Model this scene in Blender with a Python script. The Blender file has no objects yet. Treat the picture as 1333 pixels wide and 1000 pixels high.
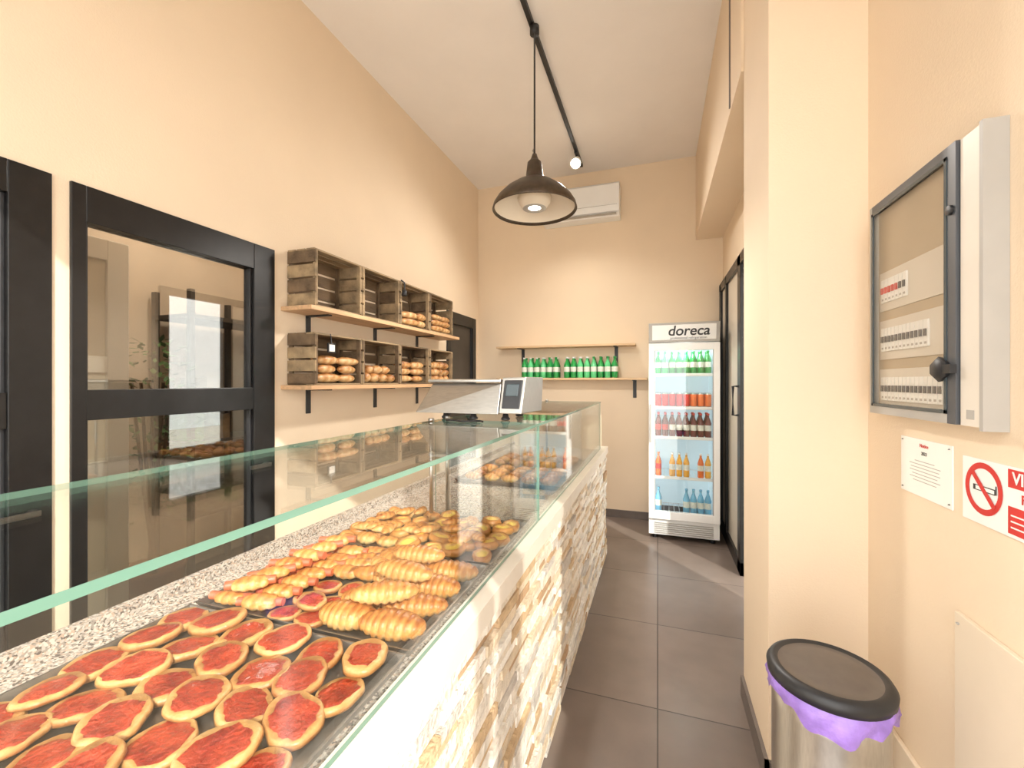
import bpy, math, random
from mathutils import Matrix, Vector, Euler
random.seed(7)
sc = bpy.context.scene
try:
    sc.view_settings.view_transform = 'Standard'
    sc.view_settings.look = 'None'
    sc.view_settings.exposure = 0.0
except Exception as e:
    print(e)

# ------------------------------------------------------------------ materials
def new_mat(name):
    m = bpy.data.materials.new(name); m.use_nodes = True
    nt = m.node_tree
    return m, nt, nt.nodes['Principled BSDF']

def mat(name, col, rough=0.5, metal=0.0, nscale=8.0, namt=0.08, bump=0.0, bscale=None, stretch=None, coat=0.0, emis=0.0, detail=4, col2=None):
    m, nt, b = new_mat(name)
    N, L = nt.nodes, nt.links
    tc = N.new('ShaderNodeTexCoord'); mp = N.new('ShaderNodeMapping')
    L.new(tc.outputs['Object'], mp.inputs['Vector'])
    if stretch: mp.inputs['Scale'].default_value = stretch
    nz = N.new('ShaderNodeTexNoise'); nz.inputs['Scale'].default_value = nscale; nz.inputs['Detail'].default_value = detail
    L.new(mp.outputs[0], nz.inputs['Vector'])
    cr = N.new('ShaderNodeValToRGB')
    c0 = [max(0, c*(1-namt)) for c in col]; c1 = [min(1, c*(1+namt)) for c in col]
    if col2: c0, c1 = col, col2
    cr.color_ramp.elements[0].position = .3; cr.color_ramp.elements[1].position = .7
    cr.color_ramp.elements[0].color = (*c0, 1); cr.color_ramp.elements[1].color = (*c1, 1)
    L.new(nz.outputs['Fac'], cr.inputs['Fac']); L.new(cr.outputs['Color'], b.inputs['Base Color'])
    b.inputs['Roughness'].default_value = rough; b.inputs['Metallic'].default_value = metal
    b.inputs['Coat Weight'].default_value = coat
    if emis > 0:
        b.inputs['Emission Color'].default_value = (*col, 1); b.inputs['Emission Strength'].default_value = emis
    if bump > 0:
        n2 = N.new('ShaderNodeTexNoise'); n2.inputs['Scale'].default_value = bscale or nscale*6; n2.inputs['Detail'].default_value = 6
        L.new(mp.outputs[0], n2.inputs['Vector'])
        bp = N.new('ShaderNodeBump'); bp.inputs['Strength'].default_value = bump; bp.inputs['Distance'].default_value = .01
        L.new(n2.outputs['Fac'], bp.inputs['Height']); L.new(bp.outputs[0], b.inputs['Normal'])
    return m

def s(r, g, bl):  # srgb 0-255 -> linear
    f = lambda c: (c/255/12.92) if c/255 <= .04045 else ((c/255+.055)/1.055)**2.4
    return (f(r), f(g), f(bl))

M = {}
M['wall'] = mat('wall_paint', s(232, 212, 186), .75, 0, 2.0, .025, .12, 160)
M['wall2'] = mat('wall_paint_back', s(234, 214, 187), .75, 0, 2.0, .025, .12, 160)
M['ceil'] = mat('ceiling_paint', s(238, 232, 227), .85, 0, 3, .02, .1, 90)
M['black'] = mat('black_aluminium', (.012, .011, .011), .35, .2, 20, .2)
M['blackmat'] = mat('black_plastic', (.02, .02, .022), .45, 0, 20, .2)
M['white'] = mat('white_plastic', s(238, 238, 236), .35, 0, 5, .02)
M['whitepaint'] = mat('white_lacquer', s(232, 228, 220), .4, 0, 5, .03)
M['steel'] = mat('brushed_steel', (.56, .545, .52), .28, 1.0, 30, .08, stretch=(1, 12, 1))
M['steelb'] = mat('scale_housing_steel', (.42, .40, .37), .35, 1.0, 30, .08, stretch=(1, 12, 1))
M['steeld'] = mat('tray_steel', (.26, .24, .22), .4, .8, 20, .25)
M['wood'] = mat('crate_wood', s(148, 126, 96), .75, 0, 14, .4, .5, 60, stretch=(1, .25, 1))
M['woodd'] = mat('crate_wood_dark', s(106, 86, 64), .8, 0, 14, .4, .5, 60, stretch=(1, .25, 1))
M['board'] = mat('shelf_board', s(204, 164, 124), .55, 0, 10, .15, .1, 60, stretch=(6, .5, 6))
M['boardlite'] = mat('shelf_board_light', s(216, 184, 144), .55, 0, 10, .12, .1, 60, stretch=(.5, 6, 6))
M['base'] = mat('baseboard_tile', s(108, 98, 92), .5, 0, 10, .1)
M['ledge'] = mat('white_ledge', s(222, 212, 198), .35, 0, 8, .04)
M['sauce'] = mat('tomato_sauce', s(140, 32, 20), .3, 0, 30, .35, .8, 110, coat=.4, col2=s(204, 76, 48))
M['cream'] = mat('custard', s(246, 204, 100), .35, 0, 40, .12, .2, 120, coat=.2)
M['sausage'] = mat('sausage_skin', s(206, 108, 76), .3, 0, 40, .2, .1, 120, coat=.3)
M['purple'] = mat('bin_liner', s(154, 122, 204), .35, 0, 30, .18, .4, 40)
M['red'] = mat('red_print', s(204, 50, 46), .5, 0, 20, .05)
M['redcan'] = mat('red_can', s(220, 40, 30), .3, .2, 20, .1)
M['orangecan'] = mat('orange_can', s(235, 120, 60), .3, .2, 20, .1)
M['grey'] = mat('grey_plastic', s(172, 168, 162), .45, 0, 10, .04)
M['dgrey'] = mat('dark_grey_frame', s(84, 86, 90), .4, .2, 10, .05)
M['lgrey'] = mat('cabinet_enamel', s(218, 210, 198), .4, 0, 10, .03)
M['panel'] = mat('painted_panel', s(226, 211, 190), .5, 0, 10, .02)
M['cabin'] = mat('cabinet_inside', s(186, 168, 142), .6, 0, 10, .04)
M['lampshade'] = mat('lampshade_metal', s(84, 72, 60), .4, .6, 25, .25)
M['lid'] = mat('bin_lid_plastic', s(92, 84, 78), .35, 0, 25, .1)
M['paper'] = mat('paper', s(240, 238, 232), .7, 0, 10, .02)
M['green'] = mat('green_bottle', s(30, 150, 70), .12, 0, 10, .2, coat=.5)
M['dgreen'] = mat('green_bottle_pale', s(90, 200, 130), .15, 0, 10, .2, coat=.5)
M['dred'] = mat('dark_red_bottle', s(96, 22, 24), .15, 0, 10, .2, coat=.5)
M['amber'] = mat('amber_juice', s(236, 170, 50), .2, 0, 10, .15, coat=.4)
M['orange'] = mat('orange_juice', s(235, 110, 35), .2, 0, 10, .15, coat=.4)
M['blue'] = mat('water_bottle', s(120, 190, 225), .15, 0, 10, .15, coat=.4)
M['label'] = mat('bottle_label', s(225, 225, 215), .5, 0, 60, .1)
M['fridgein'] = mat('fridge_liner', s(205, 224, 232), .4, 0, 5, .02, emis=.35)  # liner glows faintly, standing in for light inside the fridge
M['led'] = mat('led_strip', (1, 1, 1), .4, emis=5)
M['bulb'] = mat('bulb_glow', (1, .95, .86), .4, emis=8)
M['bulb2'] = mat('spot_glow', (1, .95, .82), .4, emis=20)
M['shadein'] = mat('shade_inner_enamel', s(226, 214, 196), .5, 0, 5, .02)
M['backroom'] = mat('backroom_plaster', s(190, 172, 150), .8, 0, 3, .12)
M['frost'] = mat('frosted_panel', s(214, 204, 188), .35, 0, 3, .04)
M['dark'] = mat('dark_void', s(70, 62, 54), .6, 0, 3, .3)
M['pave'] = mat('pavement', s(225, 218, 208), .8, 0, 5, .05)  # unseen paving, made pale to bounce sunlight up to the ceiling
M['screen'] = mat('lcd_screen', s(60, 70, 74), .2, 0, 5, .1)
M['leaf'] = mat('foliage_green', s(74, 110, 52), .6, 0, 30, .4)
M['pot'] = mat('plant_pot', s(150, 100, 76), .7, 0, 20, .1)

stones = [mat('stone_%d' % i, s(*c), .8, 0, 25, .16, 1.0, 60) for i, c in enumerate(
    [(228, 219, 206), (220, 208, 190), (212, 194, 168), (198, 170, 134), (194, 186, 176), (234, 228, 218), (182, 150, 116)])]

def bake_mat(name, cols):
    m, nt, b = new_mat(name); N, L = nt.nodes, nt.links
    a = N.new('ShaderNodeAttribute'); a.attribute_name = 'bake'
    tc = N.new('ShaderNodeTexCoord'); nz = N.new('ShaderNodeTexNoise'); nz.inputs['Scale'].default_value = 45
    L.new(tc.outputs['Object'], nz.inputs['Vector'])
    ma = N.new('ShaderNodeMath'); ma.operation = 'MULTIPLY_ADD'; ma.inputs[1].default_value = .7; ma.inputs[2].default_value = -.35
    L.new(nz.outputs['Fac'], ma.inputs[0])
    ad = N.new('ShaderNodeMath'); ad.operation = 'ADD'
    L.new(a.outputs['Fac'], ad.inputs[0]); L.new(ma.outputs[0], ad.inputs[1])
    cr = N.new('ShaderNodeValToRGB'); el = cr.color_ramp.elements
    el[0].position = 0; el[0].color = (*cols[0], 1); el[1].position = 1; el[1].color = (*cols[2], 1)
    e = el.new(.5); e.color = (*cols[1], 1)
    L.new(ad.outputs[0], cr.inputs['Fac']); L.new(cr.outputs['Color'], b.inputs['Base Color'])
    b.inputs['Roughness'].default_value = .33
    bp = N.new('ShaderNodeBump'); bp.inputs['Strength'].default_value = .35; bp.inputs['Distance'].default_value = .004
    n2 = N.new('ShaderNodeTexNoise'); n2.inputs['Scale'].default_value = 180; L.new(tc.outputs['Object'], n2.inputs['Vector'])
    L.new(n2.outputs['Fac'], bp.inputs['Height']); L.new(bp.outputs[0], b.inputs['Normal'])
    return m
M['pastry'] = bake_mat('golden_pastry', [s(242, 208, 146), s(218, 152, 82), s(154, 84, 34)])
M['dough'] = bake_mat('flatbread_dough', [s(230, 196, 142), s(210, 156, 96), s(152, 94, 50)])
M['bread'] = bake_mat('bread_crust', [s(226, 196, 148), s(192, 138, 82), s(124, 74, 38)])

def glass_mat(name, tint, base=.04, rough=0.0, mult=1.0):
    m = bpy.data.materials.new(name); m.use_nodes = True
    nt = m.node_tree; N, L = nt.nodes, nt.links
    N.remove(N['Principled BSDF'])
    lw = N.new('ShaderNodeLayerWeight'); lw.inputs['Blend'].default_value = .5
    p = N.new('ShaderNodeMath'); p.operation = 'POWER'; p.inputs[1].default_value = 4.5
    L.new(lw.outputs['Facing'], p.inputs[0])
    ma = N.new('ShaderNodeMath'); ma.operation = 'MULTIPLY_ADD'; ma.inputs[1].default_value = (1-base)*mult; ma.inputs[2].default_value = base
    L.new(p.outputs[0], ma.inputs[0])
    nz = N.new('ShaderNodeTexNoise'); nz.inputs['Scale'].default_value = 3
    mx0 = N.new('ShaderNodeMix'); mx0.data_type = 'RGBA'
    mx0.inputs['A'].default_value = (*tint, 1); mx0.inputs['B'].default_value = (*[min(1, t*1.01) for t in tint], 1)
    L.new(nz.outputs['Fac'], mx0.inputs['Factor'])
    tr = N.new('ShaderNodeBsdfTransparent'); L.new(mx0.outputs['Result'], tr.inputs[0])
    gl = N.new('ShaderNodeBsdfGlossy'); gl.inputs['Roughness'].default_value = rough
    mx = N.new('ShaderNodeMixShader')
    L.new(ma.outputs[0], mx.inputs[0]); L.new(tr.outputs[0], mx.inputs[1]); L.new(gl.outputs[0], mx.inputs[2])
    L.new(mx.outputs[0], N['Material Output'].inputs[0])
    return m
M['glass'] = glass_mat('clear_glass', (.975, .99, .98), .06)
M['doorglass'] = glass_mat('door_glass', (.80, .79, .76), .16)
M['cabglass'] = glass_mat('smoked_cover', (.95, .94, .92), .04, .05, .5)
m, nt, b = new_mat('green_glass_edge'); M['gedge'] = m
nz = nt.nodes.new('ShaderNodeTexNoise'); cr = nt.nodes.new('ShaderNodeValToRGB')
cr.color_ramp.elements[0].color = (*s(80, 118, 100), 1); cr.color_ramp.elements[1].color = (*s(138, 172, 154), 1)
nt.links.new(nz.outputs['Fac'], cr.inputs['Fac']); nt.links.new(cr.outputs[0], b.inputs['Base Color'])
b.inputs['Roughness'].default_value = .1

m, nt, b = new_mat('speckled_granite'); M['granite'] = m
N, L = nt.nodes, nt.links
tc = N.new('ShaderNodeTexCoord')
n1 = N.new('ShaderNodeTexVoronoi'); n1.inputs['Scale'].default_value = 230; L.new(tc.outputs['Object'], n1.inputs['Vector'])
sx = N.new('ShaderNodeSeparateColor'); L.new(n1.outputs['Color'], sx.inputs[0])
cr = N.new('ShaderNodeValToRGB'); el = cr.color_ramp.elements; cr.color_ramp.interpolation = 'CONSTANT'
el[0].position = 0; el[0].color = (*s(98, 88, 84), 1); el[1].position = .16; el[1].color = (*s(156, 144, 136), 1)
for p, c in ((.4, s(190, 178, 168)), (.65, s(210, 199, 187)), (.85, s(188, 162, 144))):
    e = el.new(p); e.color = (*c, 1)
L.new(sx.outputs[0], cr.inputs['Fac']); L.new(cr.outputs[0], b.inputs['Base Color']); b.inputs['Roughness'].default_value = .2

m, nt, b = new_mat('grey_floor_tiles'); M['floor'] = m
N, L = nt.nodes, nt.links
tc = N.new('ShaderNodeTexCoord'); mp = N.new('ShaderNodeMapping'); mp.inputs['Location'].default_value = (7.0, -2.02+7.0, 0)
L.new(tc.outputs['Object'], mp.inputs['Vector'])
bt = N.new('ShaderNodeTexBrick'); bt.offset = 0; bt.inputs['Scale'].default_value = 1; bt.inputs['Brick Width'].default_value = .7
bt.inputs['Row Height'].default_value = .7; bt.inputs['Mortar Size'].default_value = .0035
bt.inputs['Color1'].default_value = (*s(124, 110, 101), 1); bt.inputs['Color2'].default_value = (*s(114, 101, 93), 1)
bt.inputs['Mortar'].default_value = (*s(72, 62, 56), 1)
L.new(mp.outputs[0], bt.inputs['Vector'])
nz = N.new('ShaderNodeTexNoise'); nz.inputs['Scale'].default_value = 5; nz.inputs['Detail'].default_value = 8; L.new(tc.outputs['Object'], nz.inputs['Vector'])
mr = N.new('ShaderNodeMapRange'); mr.inputs['To Min'].default_value = .74; mr.inputs['To Max'].default_value = 1.24; L.new(nz.outputs['Fac'], mr.inputs['Value'])
mx = N.new('ShaderNodeMix'); mx.data_type = 'RGBA'; mx.blend_type = 'MULTIPLY'; mx.inputs['Factor'].default_value = 1
L.new(bt.outputs['Color'], mx.inputs['A']); L.new(mr.outputs[0], mx.inputs['B']); L.new(mx.outputs['Result'], b.inputs['Base Color'])
b.inputs['Roughness'].default_value = .28
bp = N.new('ShaderNodeBump'); bp.inputs['Strength'].default_value = .3; bp.inputs['Distance'].default_value = .003
L.new(bt.outputs['Fac'], bp.inputs['Height']); bp.invert = True; L.new(bp.outputs[0], b.inputs['Normal'])

# ------------------------------------------------------------------ mesh builder
class MB:
    def __init__(self): self.v = []; self.f = []; self.m = []; self.b = []; self.s = []; self.mats = []; self.X = Matrix.Identity(4)
    def mi(self, k):
        mm = M[k] if isinstance(k, str) else k
        if mm not in self.mats: self.mats.append(mm)
        return self.mats.index(mm)
    def av(self, p, bake=0.5):
        self.v.append(tuple(self.X @ Vector(p))); self.b.append(bake); return len(self.v)-1
    def af(self, idx, k, sm=False):
        self.f.append(tuple(idx)); self.m.append(self.mi(k)); self.s.append(sm)
    def box(self, x0, x1, y0, y1, z0, z1, k, edge=None, axis=None):
        i = [self.av(p) for p in ((x0, y0, z0), (x1, y0, z0), (x1, y1, z0), (x0, y1, z0), (x0, y0, z1), (x1, y0, z1), (x1, y1, z1), (x0, y1, z1))]
        F = {'z-': (0, 3, 2, 1), 'z+': (4, 5, 6, 7), 'y-': (0, 1, 5, 4), 'x+': (1, 2, 6, 5), 'y+': (2, 3, 7, 6), 'x-': (3, 0, 4, 7)}
        for n, q in F.items():
            kk = k
            if edge and axis and n[0] != axis: kk = edge
            self.af([i[j] for j in q], kk)
    def hexa(self, pts, k):
        i = [self.av(p) for p in pts]
        for q in ((0, 3, 2, 1), (4, 5, 6, 7), (0, 1, 5, 4), (1, 2, 6, 5), (2, 3, 7, 6), (3, 0, 4, 7)): self.af([i[j] for j in q], k)
    def lathe(self, prof, c, k, n=20, ks=None, rfun=None, sm=True, bakes=None):
        rings = []
        for j, (r, z) in enumerate(prof):
            bk = bakes[j] if bakes else .5
            if r <= 1e-6: rings.append([self.av((c[0], c[1], c[2]+z), bk)])
            else:
                ring = []
                for a in range(n):
                    t = 2*math.pi*a/n; rr = r*(rfun(t, j) if rfun else 1)
                    ring.append(self.av((c[0]+rr*math.cos(t), c[1]+rr*math.sin(t), c[2]+z), bk))
                rings.append(ring)
        for j in range(len(rings)-1):
            A, B = rings[j], rings[j+1]; kk = ks[j] if ks else k
            for a in range(n):
                a2 = (a+1) % n
                if len(A) == 1 and len(B) == 1: continue
                if len(A) == 1: self.af((A[0], B[a2], B[a]), kk, sm)
                elif len(B) == 1: self.af((A[a], A[a2], B[0]), kk, sm)
                else: self.af((A[a], A[a2], B[a2], B[a]), kk, sm)
    def tube(self, pts, r, k, n=8):
        pts = [Vector(p) for p in pts]; rings = []
        for j, p in enumerate(pts):
            d = (pts[min(j+1, len(pts)-1)]-pts[max(j-1, 0)]).normalized()
            u = d.cross(Vector((0, 0, 1)))
            if u.length < .01: u = d.cross(Vector((1, 0, 0)))
            u.normalize(); w = u.cross(d)
            rings.append([self.av(p+u*r*math.cos(2*math.pi*a/n)+w*r*math.sin(2*math.pi*a/n)) for a in range(n)])
        for j in range(len(rings)-1):
            for a in range(n): self.af((rings[j][a], rings[j][(a+1) % n], rings[j+1][(a+1) % n], rings[j+1][a]), k, True)
        self.af(rings[0], k); self.af(rings[-1][::-1], k)
    def roll(self, c, L, R, ang, ridges=6, bend=0.0, amp=.14, k='pastry', tw=.8, flat=.75, ns=22, nr=12, taper=.6, tilt=0):
        rings = []; ca, sa = math.cos(ang), math.sin(ang); L *= random.uniform(.93, 1.07); R *= random.uniform(.92, 1.08); tone = random.uniform(-.15, .15)
        for j in range(ns+1):
            t = j/ns; u = (t-.5)*L
            prof = max(.0, math.sin(math.pi*min(max(t, .0), 1)))**taper
            off = bend*(4*(t-.5)**2)
            ring = []
            for a in range(nr):
                th = 2*math.pi*a/nr
                rg = abs(math.sin(math.pi*ridges*t+th*tw*.5)) if ridges else 0
                rr = R*prof*(1-amp+amp*rg) + .0006
                yy = off+rr*math.cos(th); zz = R*flat+rr*flat*math.sin(th)
                x = u*ca-yy*sa; y = u*sa+yy*ca
                bk = tone+.1+.4*rg+.4*max(0, math.sin(th)) - (.15 if math.sin(th) < -.3 else 0)+(.12 if t < .1 or t > .9 else 0)
                ring.append(self.av((c[0]+x, c[1]+y, c[2]+zz+tilt*u), bk))
            rings.append(ring)
        for j in range(ns):
            for a in range(nr): self.af((rings[j][a], rings[j+1][a], rings[j+1][(a+1) % nr], rings[j][(a+1) % nr]), k, True)
        self.af(rings[0][::-1], k); self.af(rings[-1], k)
    def build(self, name, parent=None, bevel=0):
        me = bpy.data.meshes.new(name); me.from_pydata(self.v, [], self.f); me.update()
        for mm in self.mats: me.materials.append(mm)
        me.polygons.foreach_set('material_index', self.m); me.polygons.foreach_set('use_smooth', self.s)
        at = me.attributes.new('bake', 'FLOAT', 'POINT'); at.data.foreach_set('value', self.b)
        o = bpy.data.objects.new(name, me); bpy.context.collection.objects.link(o)
        if parent: o.parent = parent
        if bevel:
            bv = o.modifiers.new('bevel', 'BEVEL'); bv.width = bevel; bv.segments = 2; bv.limit_method = 'ANGLE'; bv.angle_limit = .8
        return o

def text_obj(name, body, size, matx, k, parent, extrude=.001, bold=0.0, shear=0.0):
    cu = bpy.data.curves.new(name, 'FONT'); cu.body = body; cu.size = size; cu.extrude = extrude; cu.align_x = 'CENTER'; cu.align_y = 'CENTER'; cu.offset = bold; cu.shear = shear
    t = bpy.data.objects.new(name, cu); bpy.context.collection.objects.link(t)
    dg = bpy.context.evaluated_depsgraph_get(); me = bpy.data.meshes.new_from_object(t.evaluated_get(dg))
    bpy.data.objects.remove(t)
    me.materials.clear(); me.materials.append(M[k])
    o = bpy.data.objects.new(name, me); bpy.context.collection.objects.link(o); o.matrix_world = matx
    if parent: o.parent = parent
    return o

# ------------------------------------------------------------------ room
XL, XR, YB, ZC, YF = -2.035, .677, 4.75, 3.756, -.2
B = MB(); B.box(-3.6, .80, YF-.1, YB+.12, -.1, 0, 'floor'); B.build('floor')
B = MB(); B.box(-3.6, .80, YF-.1, YB+.12, ZC, ZC+.1, 'ceil'); B.build('ceiling')
ops = [(.10, .918), (.97, 1.85), (3.93, 4.66)]; DH = 2.19
B = MB(); y = YF
for a, c in ops:
    B.box(XL-.12, XL, y, a, 0, DH, 'wall'); y = c
B.box(XL-.12, XL, y, YB, 0, DH, 'wall'); B.box(XL-.12, XL, YF, YB, DH, ZC, 'wall'); B.build('wall_left')
B = MB(); B.box(-3.6, .80, YB, YB+.12, 0, ZC, 'wall2'); B.build('wall_back')
B = MB()
WY0, WY1, WZ0, WZ1 = -.12, .62, 1.0, 2.85    # unseen side window beside the camera, added so sun reaches the counter
B.box(XR, .80, WY1, 1.77, 0, ZC, 'wall'); B.box(XR, .80, YF, WY0, 0, ZC, 'wall')
B.box(XR, .80, WY0, WY1, 0, WZ0, 'wall'); B.box(XR, .80, WY0, WY1, WZ1, ZC, 'wall')
B.box(.38, .80, 1.77, 2.24, 0, ZC, 'wall')
B.box(.368, .80, 2.24, YB, 2.90, ZC, 'wall')
B.box(.62, .80, 2.24, 2.95, 0, 2.90, 'wall')
B.box(.62, .80, 2.95, YB, 2.42, 2.90, 'wall')
B.build('wall_right')
B = MB()
B.box(.72, .76, WY0, WY0+.035, WZ0, WZ1, 'black'); B.box(.72, .76, WY1-.035, WY1, WZ0, WZ1, 'black')
B.box(.72, .76, WY0+.035, WY1-.035, WZ0, WZ0+.04, 'black'); B.box(.72, .76, WY0+.035, WY1-.035, WZ1-.04, WZ1, 'black')
B.box(.738, .742, WY0+.035, WY1-.035, WZ0+.04, WZ1-.04, 'glass'); B.build('added_sun_window')
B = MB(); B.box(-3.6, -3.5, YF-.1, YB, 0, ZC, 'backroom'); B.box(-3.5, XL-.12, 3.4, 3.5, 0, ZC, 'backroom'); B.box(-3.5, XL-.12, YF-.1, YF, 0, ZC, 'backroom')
B.build('wall_backroom')
B = MB()
B.box(XL-.12, .8, YF-.1, YF, 2.95, ZC, 'wall'); B.box(XL-.12, XL+.1, YF-.1, YF, 0, 2.95, 'wall')
B.build('wall_front')
B = MB()
for x0, x1 in ((XL+.1, XL+.16), (-.75, -.69), (.62, .677)): B.box(x0, x1, YF-.07, YF-.02, 0, 2.95, 'black')
B.box(XL+.1, .677, YF-.07, YF-.02, 2.88, 2.95, 'black'); B.box(XL+.1, -.69, YF-.07, YF-.02, 0, .08, 'black')
B.box(XL+.16, -.75, YF-.05, YF-.045, .08, 2.88, 'glass')
B.build('window_1')
B = MB(); B.box(XL+.001, .6, YB-.015, YB, 0, .08, 'base'); B.build('baseboard_back')
B = MB(); B.box(.366, .38, 1.756, 2.24, 0, .09, 'base'); B.box(.366, XR, 1.756, 1.77, 0, .09, 'base'); B.build('baseboard_right')
B = MB(); B.box(.663, XR, YF, 1.755, 0, .41, 'panel'); B.build('trim_1', bevel=.003)
B = MB(); B.box(.665, XR, .7, 1.30, .42, .915, 'panel')
B.lathe([(0, -.002), (.004, 0), (.004, .004), (0, .004)], (.664, 1.285, .89), 'grey', 8); B.build('access_panel', bevel=.003)
B = MB(); B.box(.362, .37, 2.545, 2.56, 2.92, ZC, 'base'); B.build('trim_2')

# ------------------------------------------------------------------ left doors
def alu_door(name, y0, y1, sl, sr, top, mid=None, glass=True):
    B = MB(); xa, xb = XL-.06, XL+.012
    B.box(xa, xb, y0, y0+sl, 0, DH, 'black'); B.box(xa, xb, y1-sr, y1, 0, DH, 'black')
    B.box(xa, xb, y0+sl, y1-sr, DH-top, DH, 'black'); B.box(xa, xb, y0+sl, y1-sr, 0, .18, 'black')
    g = .012
    B.box(xa+.01, XL-.005, y0+sl, y0+sl+g, .18, DH-top, 'blackmat'); B.box(xa+.01, XL-.005, y1-sr-g, y1-sr, .18, DH-top, 'blackmat')
    if mid: B.box(xa, xb-.004, y0+sl, y1-sr, mid[0], mid[1], 'black')
    if glass: B.box(XL-.03, XL-.025, y0+sl, y1-sr, .18, DH-top, 'doorglass')
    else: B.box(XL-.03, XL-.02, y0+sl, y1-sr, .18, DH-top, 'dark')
    B.box(XL+.012, XL+.05, y1-sr*.6, y1-sr*.6+.02, 1.0, 1.02, 'steel'); B.box(XL+.04, XL+.055, y1-sr*.6-.1, y1-sr*.6+.02, 1.0, 1.02, 'steel')
    return B.build(name, bevel=.003)
alu_door('door_1', .10, .918, .08, .11, .11, (1.3, 1.42))
alu_door('door_2', .97, 1.85, .045, .13, .135, (1.31, 1.425))
alu_door('door_3', 3.93, 4.66, .09, .09, .12, None, False)
B = MB(); X0 = -2.55
B.box(X0-.04, X0, 1.10, 1.17, 0, 2.15, 'whitepaint'); B.box(X0-.04, X0, 1.36, 1.45, 0, 2.15, 'whitepaint')
for z0, z1 in ((0, .2), (.95, 1.07), (1.50, 1.58), (2.05, 2.15)): B.box(X0-.04, X0, 1.17, 1.36, z0, z1, 'whitepaint')
B.box(X0-.02, X0-.015, 1.17, 1.36, .2, 2.05, 'frost'); B.build('panelled_door', bevel=.004)
B = MB()
for z in (0.5, 1.0, 1.35, 1.9): B.box(-3.45, -3.05, 2.1, 3.2, z, z+.03, 'dark')
for yy in (2.1, 2.65, 3.17): B.box(-3.45, -3.41, yy, yy+.03, 0, 2.1, 'dark'); B.box(-3.09, -3.05, yy, yy+.03, 0, 2.1, 'dark')
for i in range(10):
    yy = 2.16+i*.1; zz = random.choice((.53, 1.03, 1.38))
    B.box(-3.4, -3.12, yy, yy+.08, zz, zz+random.uniform(.1, .24), random.choice(('grey', 'wood', 'label', 'leaf')))
B.build('storage_shelf')
# shrub added in the back room, imitating plants reflected in the door glass
B = MB(); px, py = -2.95, 1.80
B.lathe([(0, 0), (.12, 0), (.17, .30), (.18, .32), (.15, .32), (.14, .28), (0, .28)], (px, py, 0), 'pot', 24)
for i in range(5): B.tube([(px+.02*i-.04, py, .28), (px+.05*math.cos(i*1.3), py+.05*math.sin(i*1.3), .9), (px+.1*math.cos(i*1.3), py+.1*math.sin(i*1.3), 1.45)], .009, 'woodd', 6)
for i in range(420):
    a = random.uniform(0, 6.28); zz = random.uniform(.6, 1.72); rr = .24*math.sqrt(random.random())*math.sin(math.pi*min(1, (zz-.45)/1.35))**.5+.02
    c = Vector((px+rr*math.cos(a), py+rr*math.sin(a), zz)); d = Vector((math.cos(a), math.sin(a), random.uniform(-.6, .8))).normalized()
    sd = d.cross(Vector((random.uniform(-.3, .3), random.uniform(-.3, .3), 1))).normalized(); l = random.uniform(.05, .085)
    q = [c, c+d*l*.5+sd*l*.2, c+d*l, c+d*l*.5-sd*l*.2]; B.af([B.av(p) for p in q], 'leaf')
B.build('reflection_shrub')

# ------------------------------------------------------------------ right side glazed door
B = MB(); xa, xb = .585, .635
for y0, y1 in ((2.95, 3.03), (3.60, 3.72), (4.30, 4.36), (4.66, 4.75)): B.box(xa, xb, y0, y1, 0, 2.42, 'black')
B.box(xa, xb, 2.95, 4.75, 2.34, 2.42, 'black'); B.box(xa, xb, 3.60, 4.75, 0, .1, 'black')
B.box(.605, .612, 3.72, 4.66, .1, 2.34, 'frost')  # opaque in place of clear glass, to keep the sun stripe narrow
B.box(.605, .610, 3.03, 3.60, .02, 2.34, 'glass')
B.tube([(.585, 3.66, 1.2), (.545, 3.66, 1.2), (.545, 3.66, 1.42), (.585, 3.66, 1.42)], .01, 'blackmat')
B.build('door_4', bevel=.002)
B = MB(); B.box(-8, 10, -12, YF-.1, -.12, -.02, 'pave'); B.box(.8, 10, YF-.1, 12, -.12, -.02, 'pave'); B.build('ground')

# ------------------------------------------------------------------ counter
ZD = .885; XS = -.40; Y0c, Y1c = -.14, 3.67
B = MB()
B.box(-1.22, -.425, Y0c, Y1c, .0, ZD-.03, 'lgrey')
B.box(-1.24, -.45, Y0c, Y1c, ZD-.03, ZD, 'granite')
B.box(-.45, -.394, Y0c, Y1c, ZD-.024, .915, 'ledge')
B.box(-1.24, -1.215, Y0c, Y1c, ZD, ZD+.03, 'granite')
z = .0
while z < ZD-.030:
    h = min(random.choice((.024, .03, .036)), ZD-.025-z); y = Y0c-random.uniform(0, .1)
    while y < Y1c:
        l = random.uniform(.07, .24); ya = max(y, Y0c); yb = min(y+l, Y1c)
        if yb-ya > .01:
            k = random.choices(stones, (6, 5, 4, 2.4, 2.8, 4.5, 1.4))[0]
            x1 = XS-random.uniform(0, .018)
            B.box(-.426, x1, ya+.0008, yb-.0008, z+.0008, z+h-.0008, k)
        y += l
    z += h
z = 0
while z < ZD-.035:
    h = min(.03, ZD-.032-z); x = -1.22
    while x < XS-.01:
        l = random.uniform(.1, .25); xb = min(x+l, XS-.012)
        B.box(x, xb, Y1c-.002, Y1c+random.uniform(.004, .014), z, z+h-.001, random.choice(stones)); x += l
    z += h
B.build('bakery_counter')

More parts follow.
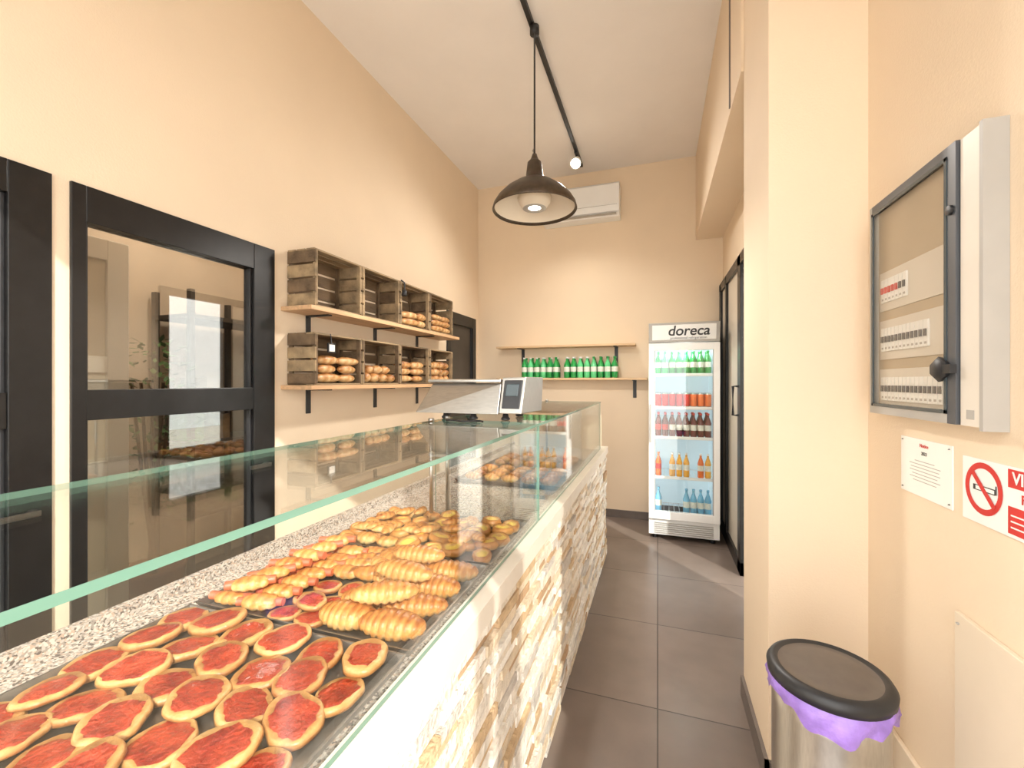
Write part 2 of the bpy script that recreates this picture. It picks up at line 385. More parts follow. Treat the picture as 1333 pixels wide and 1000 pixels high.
ZT = 1.296; XG, XG2 = -.435, -.885; YG0, YG1 = -.12, 3.5
B = MB()
B.box(XG-.008, XG, YG0, 1.605, .916, ZT-.010, 'glass', 'gedge', 'x')
B.box(XG-.008, XG, 1.615, YG1, .916, ZT-.010, 'glass', 'gedge', 'x')
B.box(XG2, XG+.004, YG0, 1.607, ZT-.010, ZT, 'glass', 'gedge', 'z')
B.box(XG2, XG+.004, 1.613, YG1, ZT-.010, ZT, 'glass', 'gedge', 'z')
for yy in (YG0+.01, 1.61, YG1-.01): B.box(XG2, XG-.016, yy-.003, yy+.003, ZD+.001, ZT-.010, 'glass', 'gedge', 'y')
for yy in (YG0+.05, 1.54, 1.68, YG1-.05):
    B.lathe([(0, 0), (.012, 0), (.012, .012), (0, .012)], (XG2+.02, yy, ZT), 'steel', 12)
    B.lathe([(0, 0), (.008, 0), (.008, ZT-.010-ZD), (0, ZT-.010-ZD)], (XG2+.02, yy, ZD), 'steel', 12)
B.build('glass_display_case')

# ------------------------------------------------------------------ trays
def tray(y0, y1, x0=-1.09, x1=-.475):
    B = MB(); t = .012; zb = ZD+.002
    B.box(x0+t, x1-t, y0+t, y1-t, zb, zb+.004, 'steeld')
    h = .022
    B.hexa([(x0+t, y0+t, zb), (x1-t, y0+t, zb), (x1-t, y0+t+.002, zb), (x0+t, y0+t+.002, zb), (x0, y0, zb+h), (x1, y0, zb+h), (x1, y0+.004, zb+h), (x0, y0+.004, zb+h)], 'steeld')
    B.hexa([(x0+t, y1-t-.002, zb), (x1-t, y1-t-.002, zb), (x1-t, y1-t, zb), (x0+t, y1-t, zb), (x0, y1-.004, zb+h), (x1, y1-.004, zb+h), (x1, y1, zb+h), (x0, y1, zb+h)], 'steeld')
    B.hexa([(x0+t, y0+t, zb), (x0+t+.002, y0+t, zb), (x0+t+.002, y1-t, zb), (x0+t, y1-t, zb), (x0, y0, zb+h), (x0+.004, y0, zb+h), (x0+.004, y1, zb+h), (x0, y1, zb+h)], 'steeld')
    B.hexa([(x1-t-.002, y0+t, zb), (x1-t, y0+t, zb), (x1-t, y1-t, zb), (x1-t-.002, y1-t, zb), (x1-.004, y0, zb+h), (x1, y0, zb+h), (x1, y1, zb+h), (x1-.004, y1, zb+h)], 'steeld')
    B.build('baking_tray')
for a, c in ((-.10, .315), (.325, .75), (.76, 1.19), (1.20, 1.60), (2.2, 2.6), (2.63, 3.05)): tray(a, c)
ZP = ZD+.008
def pizza(B, x, y, z, R, tx=0, ty=0):
    p1, p2, p3, p4 = [random.uniform(0, 6.28) for _ in range(4)]
    e = random.uniform(.05, .14)
    def rf(t, j):
        v = 1+e*math.cos(2*t+p1)+.035*math.sin(3*t+p2)+.02*math.sin(7*t+p3)
        if j >= 5 and j <= 7: v *= 1+.07*math.sin(4*t+p4)+.05*math.sin(9*t+p1)+.03*math.sin(13*t+p2)
        return v
    B.X = Matrix.Translation((x, y, z)) @ Matrix.Rotation(tx, 4, 'X') @ Matrix.Rotation(ty, 4, 'Y')
    h = random.uniform(.75, 1.15); sf = random.uniform(.68, .84); tn = random.uniform(-.12, .18)
    B.lathe([(0, .0), (R*.9, .0), (R, .004*h), (R*.99, .010*h), (R*.92, .0150*h), (R*sf, .0135*h), (R*sf*.97, .0145*h), (R*.5, .0125), (R*.25, .0135), (0, .0125)], (0, 0, 0),
            'dough', 32, ks=['dough']*5+['sauce']*4, rfun=rf, bakes=[.2, .3, .95+tn, .65+tn, .4+tn, .7+tn, .5, .5, .5, .5])
    B.X = Matrix.Identity(4)
B = MB()
for r in range(5):
    for c in range(6):
        x = -1.035+c*.098+(.022 if r % 2 else -.008); yy = .372+r*.083
        pizza(B, min(max(x+random.uniform(-.010, .010), -1.04), -.532), yy+random.uniform(-.008, .008), ZP+.003+.008*((r+c) % 2), random.uniform(.047, .053), random.uniform(-.12, .12), random.uniform(-.12, .12))
B.build('mini_pizzas')
B = MB()
for r in range(3):
    for c in range(5): pizza(B, -1.02+c*.121, -.02+r*.13, ZP+.002, .056)
B.build('mini_pizzas')
B = MB()
for r in range(4):
    for c in range(2):
        B.roll((-.552-c*.12, .81+r*.094, ZP), .15, .038, random.uniform(-.2, .3)+.1, 9, random.uniform(-.006, .006), .2, tw=1.2, taper=.45, ns=36)
for i in range(3):
    B.roll((-.60-i*.02, .85+i*.11, ZP+.05), .16, .034, random.uniform(-.1, .5), 9, 0, .2, tw=1.2, taper=.45, ns=36)
B.build('cream_horn_pastries')
B = MB()
for r in range(3):
    for c in range(2): pizza(B, -.765-c*.078, .80+r*.070, ZP+.002, .036, random.uniform(-.1, .1))
pizza(B, -.80, .84, ZP+.02, .034, .15, .1)
B.build('mini_pizzas')
B = MB()
def sausage_roll(x, y, z, a):
    B.roll((x, y, z), .085, .024, a, 4, 0, .18, tw=1.6, taper=.3, ns=20)
    d = Vector((math.cos(a), math.sin(a), 0)); c = Vector((x, y, z+.020))
    B.tube([c-d*.056, c-d*.052, c-d*.03, c+d*.03, c+d*.052, c+d*.056], .0105, 'sausage', 10)
for r in range(7):
    sausage_roll(-1.015, .80+r*.055, ZP+.003, random.uniform(.1, .5)); sausage_roll(-.92, .80+r*.055, ZP+.005, random.uniform(.1, .5))
for i in range(6): sausage_roll(-.97, .815+i*.062, ZP+.038, random.uniform(.1, .9))
B.build('sausage_rolls')
B = MB()
for i in range(4):
    B.roll((-.84, 1.01+.048*i, ZP+.002), .12, .026, random.uniform(-.5, .5), 6, .015, .15)
    B.roll((-.76, 1.015+.048*i, ZP+.006), .12, .028, random.uniform(-.5, .5), 6, .015, .15)
B.build('croissants')
B = MB()
for r in range(5):
    for c in range(7):
        x = -1.04+c*.085; yy = 1.25+r*.074
        if c >= 3 or r % 2:
            rf = lambda t, j, p=random.uniform(0, 6), q=random.uniform(.03, .10): 1+.05*math.cos(5*t+p)+q*math.cos(2*t+p)
            R = random.uniform(.034, .042); zz = ZP+.003+.008*((r+c) % 2)
            B.X = Matrix.Translation((x+random.uniform(-.01, .01), yy+random.uniform(-.008, .008), zz)) @ Matrix.Rotation(random.uniform(-.18, .18), 4, 'X') @ Matrix.Rotation(random.uniform(-.18, .18), 4, 'Y')
            B.lathe([(0, 0), (R*.9, 0), (R, .012), (R*.85, .026), (R*.62, .022), (R*.55, .021), (R*.28, .027), (0, .029)], (0, 0, 0), 'pastry', 20, ks=['pastry']*4+random.choice((['cream', 'cream', 'pastry'], ['pastry', 'cream', 'cream'])), rfun=rf, bakes=[.2, .3, .6, .75, .3, .2, .3, .5])
            B.X = Matrix.Identity(4)
        else:
            B.roll((x, yy, ZP), .09, .027, random.uniform(-.7, .7), 4, .01, .2, tw=1.5)
for i in range(16):
    B.roll((random.uniform(-1.02, -.56), random.uniform(1.26, 1.54), ZP+.026), .085, .020, random.uniform(0, 3.1), 5, .01, .2, tw=1.5)
B.build('breakfast_pastries')
B = MB()
for r in range(4):
    for c in range(5):
        B.roll((-1.0+c*.11, 2.26+r*.09, ZP), .1, .03, random.uniform(-.4, .4), 5, .01, .18)
        B.roll((-1.0+c*.11, 2.69+r*.095, ZP), .1, .034, random.uniform(-.8, .8), 3, .01, .1, k='bread')
B.build('croissants')

# ------------------------------------------------------------------ wooden crates + shelves on left wall
XF = -1.83
def crate(y0, y1, z0, z1, x0=XL+.004, x1=XF):
    B = MB(); t = .011; p = .028
    w = lambda: random.choice(('wood', 'wood', 'woodd'))
    hh = (z1-z0)
    for ye in (y0, y1-t):
        for i in range(4):
            za = z0+i*hh/4+.004; B.box(x0, x1, ye, ye+t, za, za+hh/4-.012, w())
        yi = ye+t if ye == y0 else ye-t
        B.box(x0, x0+p, yi, yi+t, z0+t, z1-t, 'woodd'); B.box(x1-p, x1, yi, yi+t, z0+t, z1-t, w())
    for i in range(3):
        xa = x0+i*(x1-x0)/3+.003; xb = xa+(x1-x0)/3-.008
        B.box(xa, xb, y0, y1, z0, z0+t*.9, w()); B.box(xa, xb, y0, y1, z1-t, z1, w())
    for i in range(4):
        za = z0+i*hh/4+.006; B.box(x0, x0+t*.7, y0+t, y1-t, za, za+hh/4-.014, 'woodd')
    B.build('wooden_crate', bevel=.0015)
ys = [1.94, 2.355, 2.79, 3.235, 3.67]
ZU, ZL = 1.886, 1.437
for i in range(4):
    crate(ys[i]+.002, ys[i+1]-.004, ZU, ZU+.33); crate(ys[i]+.002, ys[i+1]-.004, ZL, ZL+.30)
def bracket(B, y, zt, depth=.17, h=.15):
    B.box(XL, XL+.008, y-.018, y+.018, zt-h, zt, 'blackmat'); B.box(XL, XL+depth, y-.018, y+.018, zt-.008, zt, 'blackmat')
for zt, ya, yb, hb in ((ZU, 1.90, 3.78, .115), (ZL, 1.90, 3.72, .15)):
    B = MB(); B.box(XL, XF+.015, ya, yb, zt-.026, zt-.001, 'board')
    for yy in (2.10, 2.76, 3.36): bracket(B, yy, zt-.026, h=hb)
    B.build('wall_shelf', bevel=.002)
def loaf(B, x, y, z, L, R, ang, tilt=0): B.roll((x, y, z), L, R, ang, ridges=int(L/.05), bend=random.uniform(-.01, .01), amp=.09, k='bread', tw=.3, taper=random.uniform(.4, .6), tilt=tilt, flat=.72, ns=26)
def bun(B, x, y, z, R): B.roll((x, y, z), R*2.3, R, random.uniform(0, 3), ridges=2, amp=.08, k='bread', tw=.6, taper=.55, flat=.75, ns=16, nr=14)
B = MB(); z = ZL+.012
for zz, n in ((z, 2), (z+.055, 2), (z+.108, 2)):
    for i in range(n): loaf(B, XF-.05+.008*i, 2.08+i*.165, zz, .20, .040, math.pi/2+random.uniform(-.25, .25))
for i in range(4): bun(B, XF-.05, 2.43+i*.095, z, .046)
for i in range(3): bun(B, XF-.05, 2.47+i*.09, z+.06, .042)
for zz in (z, z+.06, z+.11):
    for i in range(2): loaf(B, XF-.06, 2.91+i*.2, zz, .2, .04, math.pi/2+random.uniform(-.25, .25))
for zz in (z, z+.06, z+.12):
    for i in range(4): bun(B, XF-.055, 3.31+i*.095, zz, .044)
B.build('bread_loaves')
B = MB(); z = ZU+.012
for zz in (z, z+.055):
    loaf(B, XF-.03, 2.95, zz, .24, .042, 1.35); loaf(B, XF-.02, 3.1, zz, .2, .04, 1.8)
for j, zz in enumerate((z, z+.05, z+.10)):
    loaf(B, XF-.02, 3.37, zz, .22, .034, 1.4+.1*j); loaf(B, XF-.025, 3.54, zz, .2, .036, 1.6)
B.build('bread_loaves')
B = MB(); B.tube([(XF+.003, 2.06, ZL+.30), (XF+.012, 2.06, ZL+.24)], .003, 'blackmat'); B.box(XF+.004, XF+.014, 2.03, 2.09, ZL+.19, ZL+.245, 'blackmat'); B.box(XF+.014, XF+.0145, 2.038, 2.082, ZL+.197, ZL+.237, 'paper'); B.build('price_tag', bevel=.001)
B = MB(); B.tube([(XF+.002, 2.80, 2.22), (XF+.03, 2.80, 2.20), (XF+.03, 2.80, 2.14)], .006, 'blackmat'); B.lathe([(0, 0), (.022, 0), (.016, .04), (0, .04)], (XF+.03, 2.80, 2.10), 'blackmat', 14); B.build('clip_lamp')

# ------------------------------------------------------------------ back wall shelves + bottles
def bshelf(x0, x1, z, bx):
    B = MB(); B.box(x0, x1, YB-.2, YB, z, z+.022, 'boardlite')
    for x in bx:
        B.box(x-.018, x+.018, YB-.008, YB, z-.19, z, 'blackmat'); B.box(x-.018, x+.018, YB-.18, YB, z-.008, z, 'blackmat')
    B.build('wall_shelf', bevel=.002)
bshelf(-1.73, -.215, 1.83, (-1.47, -.42)); bshelf(-1.73, -.10, 1.475, (-1.47, -.23))
def bottle(B, x, y, z, h, r, k, cap='white', label=None, n=14):
    pr = [(0, 0), (r*.9, 0), (r, .006), (r, h*.28), (r*1.001, h*.29), (r*1.001, h*.52), (r, h*.53), (r, h*.60), (r*.72, h*.72), (r*.36, h*.84), (r*.34, h*.92), (r*.42, h*.925), (r*.42, h), (0, h)]
    ks = [k]*13
    if label: ks[4] = label
    ks[11] = ks[12] = cap
    B.lathe(pr, (x, y, z), k, n, ks=ks)
B = MB()
for x in [-1.41+i*.072 for i in range(6)]+[-.93+i*.072 for i in range(8)]:
    for yy in (YB-.15, YB-.07): bottle(B, x, yy, 1.498, .225, .032, random.choice(('green', 'green', 'dgreen')), random.choice(('white', 'green')), 'label')
B.build('soda_bottles')

# ------------------------------------------------------------------ fridge
FX0, FX1, FY0, FY1 = -.077, .52, 4.16, 4.72
B = MB()
B.box(FX0, FX0+.035, FY0+.05, FY1, .08, 1.99, 'white'); B.box(FX1-.035, FX1, FY0+.05, FY1, .08, 1.99, 'white')
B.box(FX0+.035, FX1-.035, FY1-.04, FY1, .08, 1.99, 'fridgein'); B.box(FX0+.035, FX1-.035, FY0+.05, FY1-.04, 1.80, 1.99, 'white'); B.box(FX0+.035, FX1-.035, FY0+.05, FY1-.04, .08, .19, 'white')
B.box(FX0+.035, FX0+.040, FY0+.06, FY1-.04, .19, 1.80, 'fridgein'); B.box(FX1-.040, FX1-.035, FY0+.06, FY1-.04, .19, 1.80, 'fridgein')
B.hexa([(FX0, FY0+.01, 1.815), (FX1, FY0+.01, 1.815), (FX1, FY0+.06, 1.815), (FX0, FY0+.06, 1.815), (FX0, FY0-.01, 1.99), (FX1, FY0-.01, 1.99), (FX1, FY0+.06, 1.99), (FX0, FY0+.06, 1.99)], 'grey')
B.hexa([(FX0+.03, FY0+.004, 1.835), (FX1-.03, FY0+.004, 1.835), (FX1-.03, FY0+.02, 1.835), (FX0+.03, FY0+.02, 1.835), (FX0+.03, FY0-.012, 1.97), (FX1-.03, FY0-.012, 1.97), (FX1-.03, FY0+.02, 1.97), (FX0+.03, FY0+.02, 1.97)], 'white')
D0 = FY0; D1 = FY0+.045
B.box(FX0, FX0+.05, D0, D1, .20, 1.805, 'white'); B.box(FX1-.05, FX1, D0, D1, .20, 1.805, 'white')
B.box(FX0+.05, FX1-.05, D0, D1, 1.74, 1.805, 'white'); B.box(FX0+.05, FX1-.05, D0, D1, .20, .27, 'white')
B.box(FX0+.05, FX0+.056, D0+.004, D1, .27, 1.74, 'grey'); B.box(FX1-.056, FX1-.05, D0+.004, D1, .27, 1.74, 'grey')
B.box(FX0+.05, FX1-.05, D0+.018, D0+.022, .27, 1.74, 'glass')
B.box(FX0+.008, FX0+.022, D0-.03, D0, .9, 1.25, 'grey')
B.box(FX0, FX1, FY0+.03, FY1, .05, .19, 'white')
for i in range(6): B.box(FX0+.05, FX1-.05, FY0+.02, FY0+.03, .065+i*.018, .073+i*.018, 'grey')
for x in (FX0+.05, FX1-.05):
    for yy in (FY0+.1, FY1-.06): B.lathe([(0, 0), (.02, 0), (.02, .05), (0, .05)], (x, yy, 0), 'blackmat', 12)
SH = [.225, .575, .945, 1.22, 1.525]
for z in SH:
    B.box(FX0+.04, FX1-.04, FY0+.07, FY0+.075, z-.02, z+.008, 'white')
    for i in range(12): B.box(FX0+.04+i*.0465, FX0+.045+i*.0465, FY0+.07, FY1-.05, z-.006, z-.001, 'white')
    B.box(FX0+.04, FX1-.04, FY1-.06, FY1-.055, z-.006, z-.001, 'white')
B.box(FX0+.1, FX1-.1, FY0+.06, FY0+.08, 1.785, 1.799, 'led')
B.box(FX0+.042, FX0+.050, FY0+.055, FY0+.065, .3, 1.75, 'led')
fr = B.build('display_fridge', bevel=.003)
tm = Matrix.Translation(((FX0+FX1)/2+.04, FY0-.0065, 1.912)) @ Matrix.Rotation(math.radians(96.8), 4, 'X')
text_obj('header_lettering', 'doreca', .125, tm, 'blackmat', fr, .0015, .002, .15)
tm = Matrix.Translation(((FX0+FX1)/2+.04, FY0+.0008, 1.851)) @ Matrix.Rotation(math.radians(96.8), 4, 'X')
text_obj('header_subtitle', 'professional refrigeration', .03, tm, 'dgrey', fr, .001)
B = MB(); xs = [FX0+.085+i*.061 for i in range(8)]
for x in xs:
    for yy in (FY0+.12, FY0+.2, FY0+.28): bottle(B, x, yy, SH[4], .215, .028, random.choice(('green', 'dgreen', 'green')), 'green', 'label')
B.build('green_bottles')
B = MB()
for x in xs:
    k = 'redcan' if x < .28 else random.choice(('orangecan', 'redcan'))
    for yy in (FY0+.12, FY0+.2, FY0+.28):
        B.lathe([(0, 0), (.022, 0), (.028, .012), (.028, .12), (.024, .132), (0, .13)], (x, yy, SH[3]), k, 16, ks=[k, 'steel', k, 'steel', 'steel'])
B.build('soda_cans')
B = MB()
for x in xs:
    for yy in (FY0+.12, FY0+.2, FY0+.28): bottle(B, x, yy, SH[2], .22, .028, 'dred', 'red', 'label' if int(x*100) % 2 else 'red')
B.build('cola_bottles')
B = MB()
for x in xs[2:]:
    if x == xs[5]: continue
    bottle(B, x, FY0+.13, SH[1], .22, .027, random.choice(('amber', 'amber', 'orange')), 'white', 'label')
bottle(B, xs[0], FY0+.13, SH[1], .22, .027, 'orange', 'orange', 'red'); B.build('juice_bottles')
B = MB()
for x in xs[4:]:
    bottle(B, x, FY0+.13, SH[0], .24, .029, 'blue', 'blue', 'label')
bottle(B, xs[0], FY0+.13, SH[0], .24, .029, 'blue', 'blue', 'label')
B.build('water_bottles')

# ------------------------------------------------------------------ air conditioner
B = MB(); x0, x1 = -1.20, -.375; dz = -.10; YA = YB-.001
prof = [(YA, 3.286+dz), (YB-.14, 3.29+dz), (YB-.19, 3.33+dz), (YB-.215, 3.40+dz), (YB-.215, 3.60+dz), (YB-.19, 3.625+dz), (YA, 3.63+dz)]
A = [B.av((x0, p[0], p[1])) for p in prof]; C = [B.av((x1, p[0], p[1])) for p in prof]
for i in range(len(prof)): j = (i+1) % len(prof); B.af((A[i], A[j], C[j], C[i]), 'white')
B.af(A[::-1], 'white'); B.af(C, 'white')
B.box(x0+.03, x1-.03, YB-.205, YB-.12, 3.302+dz, 3.308+dz, 'grey'); B.box(x0+.02, x1-.02, YB-.217, YB-.214, 3.385+dz, 3.389+dz, 'grey')
B.build('air_conditioner', bevel=.006)

# ------------------------------------------------------------------ ceiling track, spotlight, pendant lamp
TX = -.762
B = MB(); B.box(TX-.015, TX+.015, .6, 4.55, ZC-.03, ZC, 'blackmat'); B.build('ceiling_track', bevel=.002)
B = MB(); y = 4.25
B.box(TX-.014, TX+.014, y-.05, y+.05, ZC-.05, ZC-.03, 'blackmat'); B.tube([(TX, y, ZC-.05), (TX, y, ZC-.09)], .008, 'blackmat')
B.X = Matrix.Translation((TX, y, ZC-.11)) @ Matrix.Rotation(math.radians(-48), 4, 'X')
B.lathe([(0, -.075), (.046, -.075), (.054, -.08), (.057, -.07), (.036, .03), (.02, .05), (0, .05)], (0, 0, 0), 'white', 20, ks=['bulb2', 'white', 'white', 'white', 'blackmat', 'blackmat'])
B.build('track_spotlight')
PX, PY, PZ = -.745, 2.65, 2.555
B = MB()
B.lathe([(.03, .315), (.045, .30), (.052, .24), (.056, .205), (.08, .185), (.13, .160), (.19, .118), (.237, .07), (.262, .030), (.270, .0), (.266, -.006), (.255, .012), (.230, .058), (.18, .106), (.10, .14), (.0, .15)], (PX, PY, PZ), 'lampshade', 56, ks=['lampshade']*11+['shadein']*4)
B.lathe([(0, .355), (.014, .355), (.022, .33), (.03, .315)], (PX, PY, PZ), 'lampshade', 20)
B.lathe([(0, .010), (.04, .010), (.048, .006), (.075, .008), (.10, .045), (.11, .075), (0, .10)], (PX, PY, PZ), 'shadein', 32, ks=['bulb', 'grey', 'grey', 'shadein', 'shadein', 'shadein'])
B.tube([(PX, PY, PZ+.35), (PX, PY, ZC-.06)], .006, 'blackmat')
B.lathe([(0, 0), (.03, 0), (.03, .05), (0, .05)], (PX, PY, ZC-.08), 'blackmat', 14)
B.tube([(PX, PY, PZ+.36), (PX-.012, PY, PZ+.38), (PX, PY, PZ+.40)], .004, 'steel')
B.build('pendant_lamp')

# ------------------------------------------------------------------ counter-top scale
B = MB()
B.X = Matrix.Translation((-.755, 1.80, ZT+.001)) @ Matrix.Rotation(math.radians(-4), 4, 'Z') @ Matrix.Diagonal((.93, .93, 1.0, 1))
for x, yy in ((-.12, -.13), (.03, -.14), (.18, -.12), (-.12, .10), (.16, .10)):
    B.lathe([(0, 0), (.018, 0), (.022, .006), (.014, .014), (.009, .04), (0, .04)], (x, yy, 0.0), 'blackmat', 14)
B.hexa([(-.25, -.19, .026), (.165, -.17, .026), (.165, .13, .026), (-.24, .13, .026), (-.20, -.12, .152), (.16, -.12, .152), (.16, .13, .152), (-.20, .13, .152)], 'steelb')
B.box(-.215, .165, -.14, .145, .156, .170, 'steel')
B.hexa([(.168, -.17, .03), (.275, -.17, .03), (.275, .10, .03), (.168, .12, .03), (.17, -.13, .176), (.282, -.13, .178), (.282, .10, .178), (.17, .12, .176)], 'steelb')
B.hexa([(.180, -.168, .05), (.264, -.168, .05), (.264, -.15, .05), (.180, -.15, .05), (.182, -.137, .165), (.27, -.137, .165), (.27, -.12, .165), (.182, -.12, .165)], 'blackmat')
B.hexa([(.192, -.158, .10), (.252, -.158, .10), (.252, -.142, .10), (.192, -.142, .10), (.194, -.144, .15), (.256, -.144, .15), (.256, -.13, .15), (.194, -.13, .15)], 'screen')
B.X = Matrix.Identity(4)
B.build('weighing_scale', bevel=.004)
B = MB(); B.tube([(-.80+.02*i, 1.54+.02*math.sin(i*1.2), ZT+.006) for i in range(9)], .004, 'blackmat'); B.build('power_cable')

# ------------------------------------------------------------------ electric cabinet
B = MB(); xw = XR-.0005; xf = .636
B.box(xf+.012, xw, 1.16, 1.637, 1.36, 1.99, 'lgrey')
B.box(xf, xf+.012, 1.16, 1.222, 1.36, 1.992, 'lgrey')
y0, y1, z0, z1 = 1.227, 1.637, 1.36, 1.995
fw = .030
B.box(xf-.006, xf+.012, y0, y0+fw, z0, z1, 'dgrey'); B.box(xf-.006, xf+.012, y1-fw*.5, y1, z0, z1, 'grey')
B.box(xf-.006, xf+.012, y0+fw, y1-fw*.5, z0, z0+.022, 'grey'); B.box(xf-.006, xf+.012, y0+fw, y1-fw*.5, z1-.022, z1, 'dgrey')
g = .009
B.box(xf-.008, xf-.004, y0+fw, y0+fw+g, z0+.022, z1-.022, 'screen'); B.box(xf-.008, xf-.004, y1-fw*.5-g, y1-fw*.5, z0+.022, z1-.022, 'screen')
B.box(xf-.008, xf-.004, y0+fw, y1-fw*.5, z0+.022, z0+.022+g, 'screen'); B.box(xf-.008, xf-.004, y0+fw, y1-fw*.5, z1-.022-g, z1-.022, 'screen')
B.box(xf-.003, xf-.001, y0+fw, y1-fw*.5, z0+.022, z1-.022, 'cabglass')
B.box(xf+.0115, xf+.0125, y0+fw, y1-fw*.5, z0+.022, z1-.022, 'cabin')
for zr, n, col in ((1.725, 7, 'red'), (1.58, 12, 'white'), (1.435, 15, 'white')):
    B.box(xf+.008, xf+.0118, y0+.045, y1-.03, zr-.058, zr+.058, 'lgrey')
    for i in range(n):
        yy = y1-.05-i*.0198
        B.box(xf+.003, xf+.008, yy-.0175, yy, zr-.034, zr+.034, 'white'); B.box(xf-.0005, xf+.004, yy-.014, yy-.004, zr-.008, zr+.010, 'red' if (col == 'red' and i < 5) else 'dgrey')
        B.box(xf+.0025, xf+.003, yy-.014, yy-.004, zr-.028, zr-.022, 'grey')
B.X = Matrix.Translation((xf-.006, y0+.016, 1.845)) @ Matrix.Rotation(-math.pi/2, 4, 'Y'); B.lathe([(0, 0), (.011, 0), (.011, .006), (0, .007)], (0, 0, 0), 'blackmat', 16)
B.X = Matrix.Translation((xf-.006, y0+.046, 1.485)) @ Matrix.Rotation(-math.pi/2, 4, 'Y'); B.lathe([(0, 0), (.028, 0), (.030, .008), (.02, .016), (0, .016)], (0, 0, 0), 'blackmat', 6)
B.X = Matrix.Identity(4)
B.box(xf-.018, xf-.006, y0-.004, y0+.07, 1.475, 1.495, 'blackmat')
B.box(xf-.001, xf, 1.178, 1.202, 1.375, 1.395, 'grey')
B.box(xf-.002, xw, 1.149, 1.16, 1.353, 1.997, 'grey')
B.build('electrical_cabinet', bevel=.002)

# ------------------------------------------------------------------ signs
def wallmat(y, z, x=XR-.004): return Matrix(((0, 0, -1, x), (-1, 0, 0, y), (0, 1, 0, z), (0, 0, 0, 1)))
B = MB(); B.box(XR-.003, XR-.0002, 1.325, 1.555, 1.145, 1.30, 'paper')
for i in range(7):
    w = random.uniform(.04, .075); B.box(XR-.0034, XR-.003, 1.44-w, 1.44+w, 1.185+i*.009, 1.187+i*.009, 'grey')
for a in (1.335, 1.545):
    for c in (1.155, 1.29): B.lathe([(0, 0), (.003, 0), (0, .003)], (XR-.004, a, c), 'blackmat', 8)
pn = B.build('notice_sheet')
text_obj('header', 'Notice', .014, wallmat(1.44, 1.283), 'red', pn, .0003); text_obj('year', '2023', .013, wallmat(1.44, 1.262), 'blackmat', pn, .0003)
B = MB(); yc, zc = 1.218, 1.222
B.box(XR-.004, XR-.0002, .98, 1.285, 1.143, 1.285, 'white')
n = 40
for a in range(n):
    t0, t1 = 2*math.pi*a/n, 2*math.pi*(a+1)/n; r0, r1 = .044, .057
    B.af([B.av((XR-.0048, yc+r*math.cos(t), zc+r*math.sin(t))) for r, t in ((r0, t0), (r1, t0), (r1, t1), (r0, t1))], 'red')
B.X = Matrix.Translation((XR-.0052, yc, zc))
B.box(-.0002, .0002, -.036, .030, -.006, .006, 'blackmat'); B.box(-.0003, .0001, -.034, .022, -.004, .004, 'white')
B.box(-.0002, .0002, -.040, -.037, -.005, .014, 'blackmat')
B.X = Matrix.Translation((XR-.0056, yc, zc)) @ Matrix.Rotation(math.radians(45), 4, 'X'); B.box(-.0002, .0002, -.048, .048, -.0055, .0055, 'red')
B.X = Matrix.Identity(4)
B.box(XR-.0045, XR-.004, .985, 1.148, 1.243, 1.28, 'red'); B.box(XR-.0045, XR-.004, .985, 1.148, 1.15, 1.205, 'red')
for i in range(3): B.box(XR-.005, XR-.0045, 1.0, 1.14, 1.162+i*.012, 1.165+i*.012, 'white')
sg = B.build('no_smoking_sign')
text_obj('lettering', 'VIETATO', .034, wallmat(1.066, 1.262, XR-.0055), 'white', sg, .0003, .0006); text_obj('lettering_2', 'FUMARE', .026, wallmat(1.066, 1.224, XR-.0045), 'red', sg, .0003, .0004)

# ------------------------------------------------------------------ bin
B = MB(); bx, by, r = .405, 1.275, .122; H = .738
B.lathe([(0, 0), (r+.006, 0), (r+.006, .03), (r, .035), (r, H-.10), (r, H-.03), (r-.01, H-.03), (r-.01, .05), (0, .05)], (bx, by, 0), 'steel', 48, ks=['blackmat', 'blackmat', 'blackmat', 'steel', 'steel', 'steel', 'steel', 'steel'])
rg = []
for j, (dr, z) in enumerate(((-.006, H-.02), (.004, H-.024), (.010, H-.045), (.011, H-.062), (.006, H-.08))):
    ring = []
    for a in range(96):
        t = 2*math.pi*a/96; w = .004*math.sin(9*t+j)+.003*math.sin(17*t+2*j); zz = z-(.018*math.sin(3*t+.6)+.008*math.sin(11*t))*(j/4)
        ring.append(B.av((bx+(r+dr+w*(j > 0))*math.cos(t), by+(r+dr+w*(j > 0))*math.sin(t), zz)))
    rg.append(ring)
for j in range(4):
    for a in range(96): B.af((rg[j][a], rg[j+1][a], rg[j+1][(a+1) % 96], rg[j][(a+1) % 96]), 'purple', True)
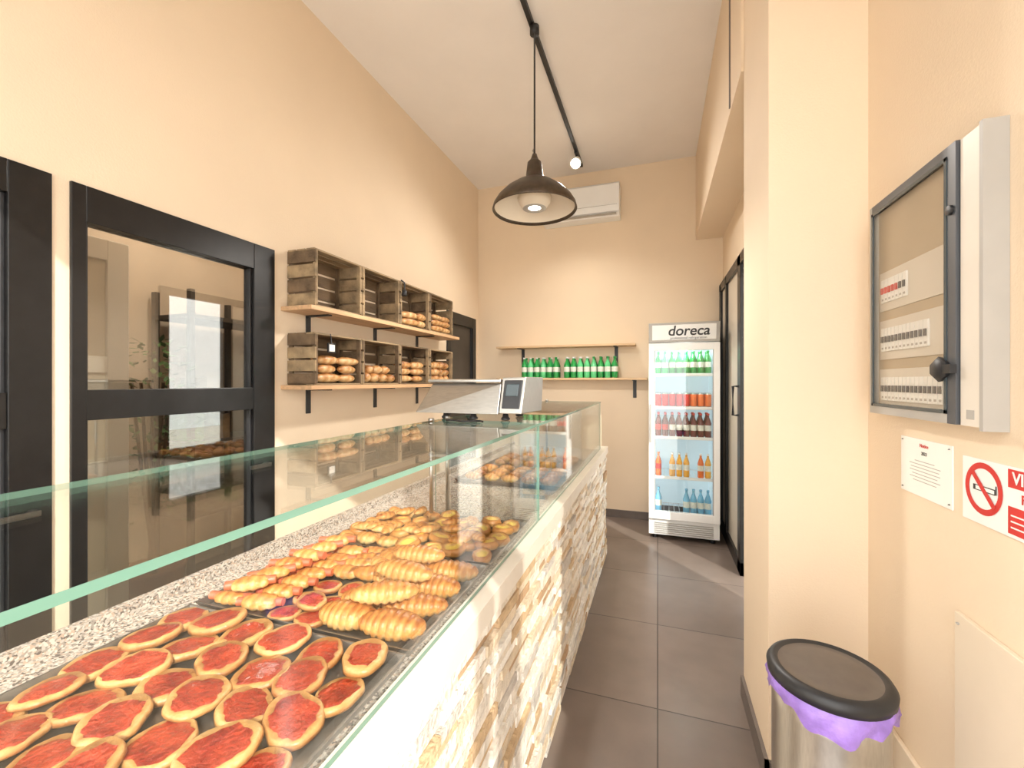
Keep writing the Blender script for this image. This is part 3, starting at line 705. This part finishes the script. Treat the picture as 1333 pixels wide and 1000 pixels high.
B.lathe([(r-.006, H-.03), (r+.010, H-.03), (r+.012, H-.012), (r+.006, H-.002), (r-.006, H+.004), (r-.014, H-.002), (r-.04, H+.002), (0, H+.004)], (bx, by, 0), 'blackmat', 64, ks=['blackmat']*5+['lid', 'lid'])
B.box(bx-.03, bx+.03, by-r-.02, by-r, .0, .02, 'blackmat')
B.build('trash_bin')

# ------------------------------------------------------------------ lights
w = bpy.data.worlds.new('World'); sc.world = w; w.use_nodes = True
bg = w.node_tree.nodes['Background']; bg.inputs[0].default_value = (1, .98, .955, 1); bg.inputs[1].default_value = 4.5
def light(name, typ, loc, energy, color, rot=(0, 0, 0), **kw):
    l = bpy.data.lights.new(name, typ); l.energy = energy; l.color = color
    for k, v in kw.items(): setattr(l, k, v)
    o = bpy.data.objects.new(name, l); o.location = loc; o.rotation_euler = rot; bpy.context.collection.objects.link(o); return o
d = Vector((-.65, .76, -.62))
su = light('sun', 'SUN', (3, -3, 4), 5.5, (1, .96, .9), angle=math.radians(.8)); su.rotation_euler = d.to_track_quat('-Z', 'Y').to_euler()
light('pendant_bulb', 'SPOT', (PX, PY, PZ-.02), 110, (1, .95, .88), (0, 0, 0), spot_size=math.radians(165), spot_blend=.5, shadow_soft_size=.08)
light('spot_bulb', 'SPOT', (TX, 4.10, ZC-.24), 120, (1, .95, .88), (math.radians(-25), 0, 0), spot_size=2.6, spot_blend=.9, shadow_soft_size=.05)
light('fridge_led', 'POINT', ((FX0+FX1)/2, FY0+.1, 1.76), 4, (.9, .97, 1), shadow_soft_size=.03)
light('backroom_fill', 'POINT', (-2.6, 2.0, 2.9), 60, (1, .95, .88), shadow_soft_size=.1)  # added fill light without a fitting, brightens the room behind the door glass

# ------------------------------------------------------------------ camera
cd = bpy.data.cameras.new('camera'); cd.sensor_width = 36; cd.lens = 560/1333*36; cd.clip_start = .01; cd.shift_y = -3/1333
co = bpy.data.objects.new('camera', cd); co.location = (0, 0, 1.456); co.rotation_euler = (math.pi/2, 0, math.radians(18.7)); bpy.context.collection.objects.link(co)
sc.camera = co
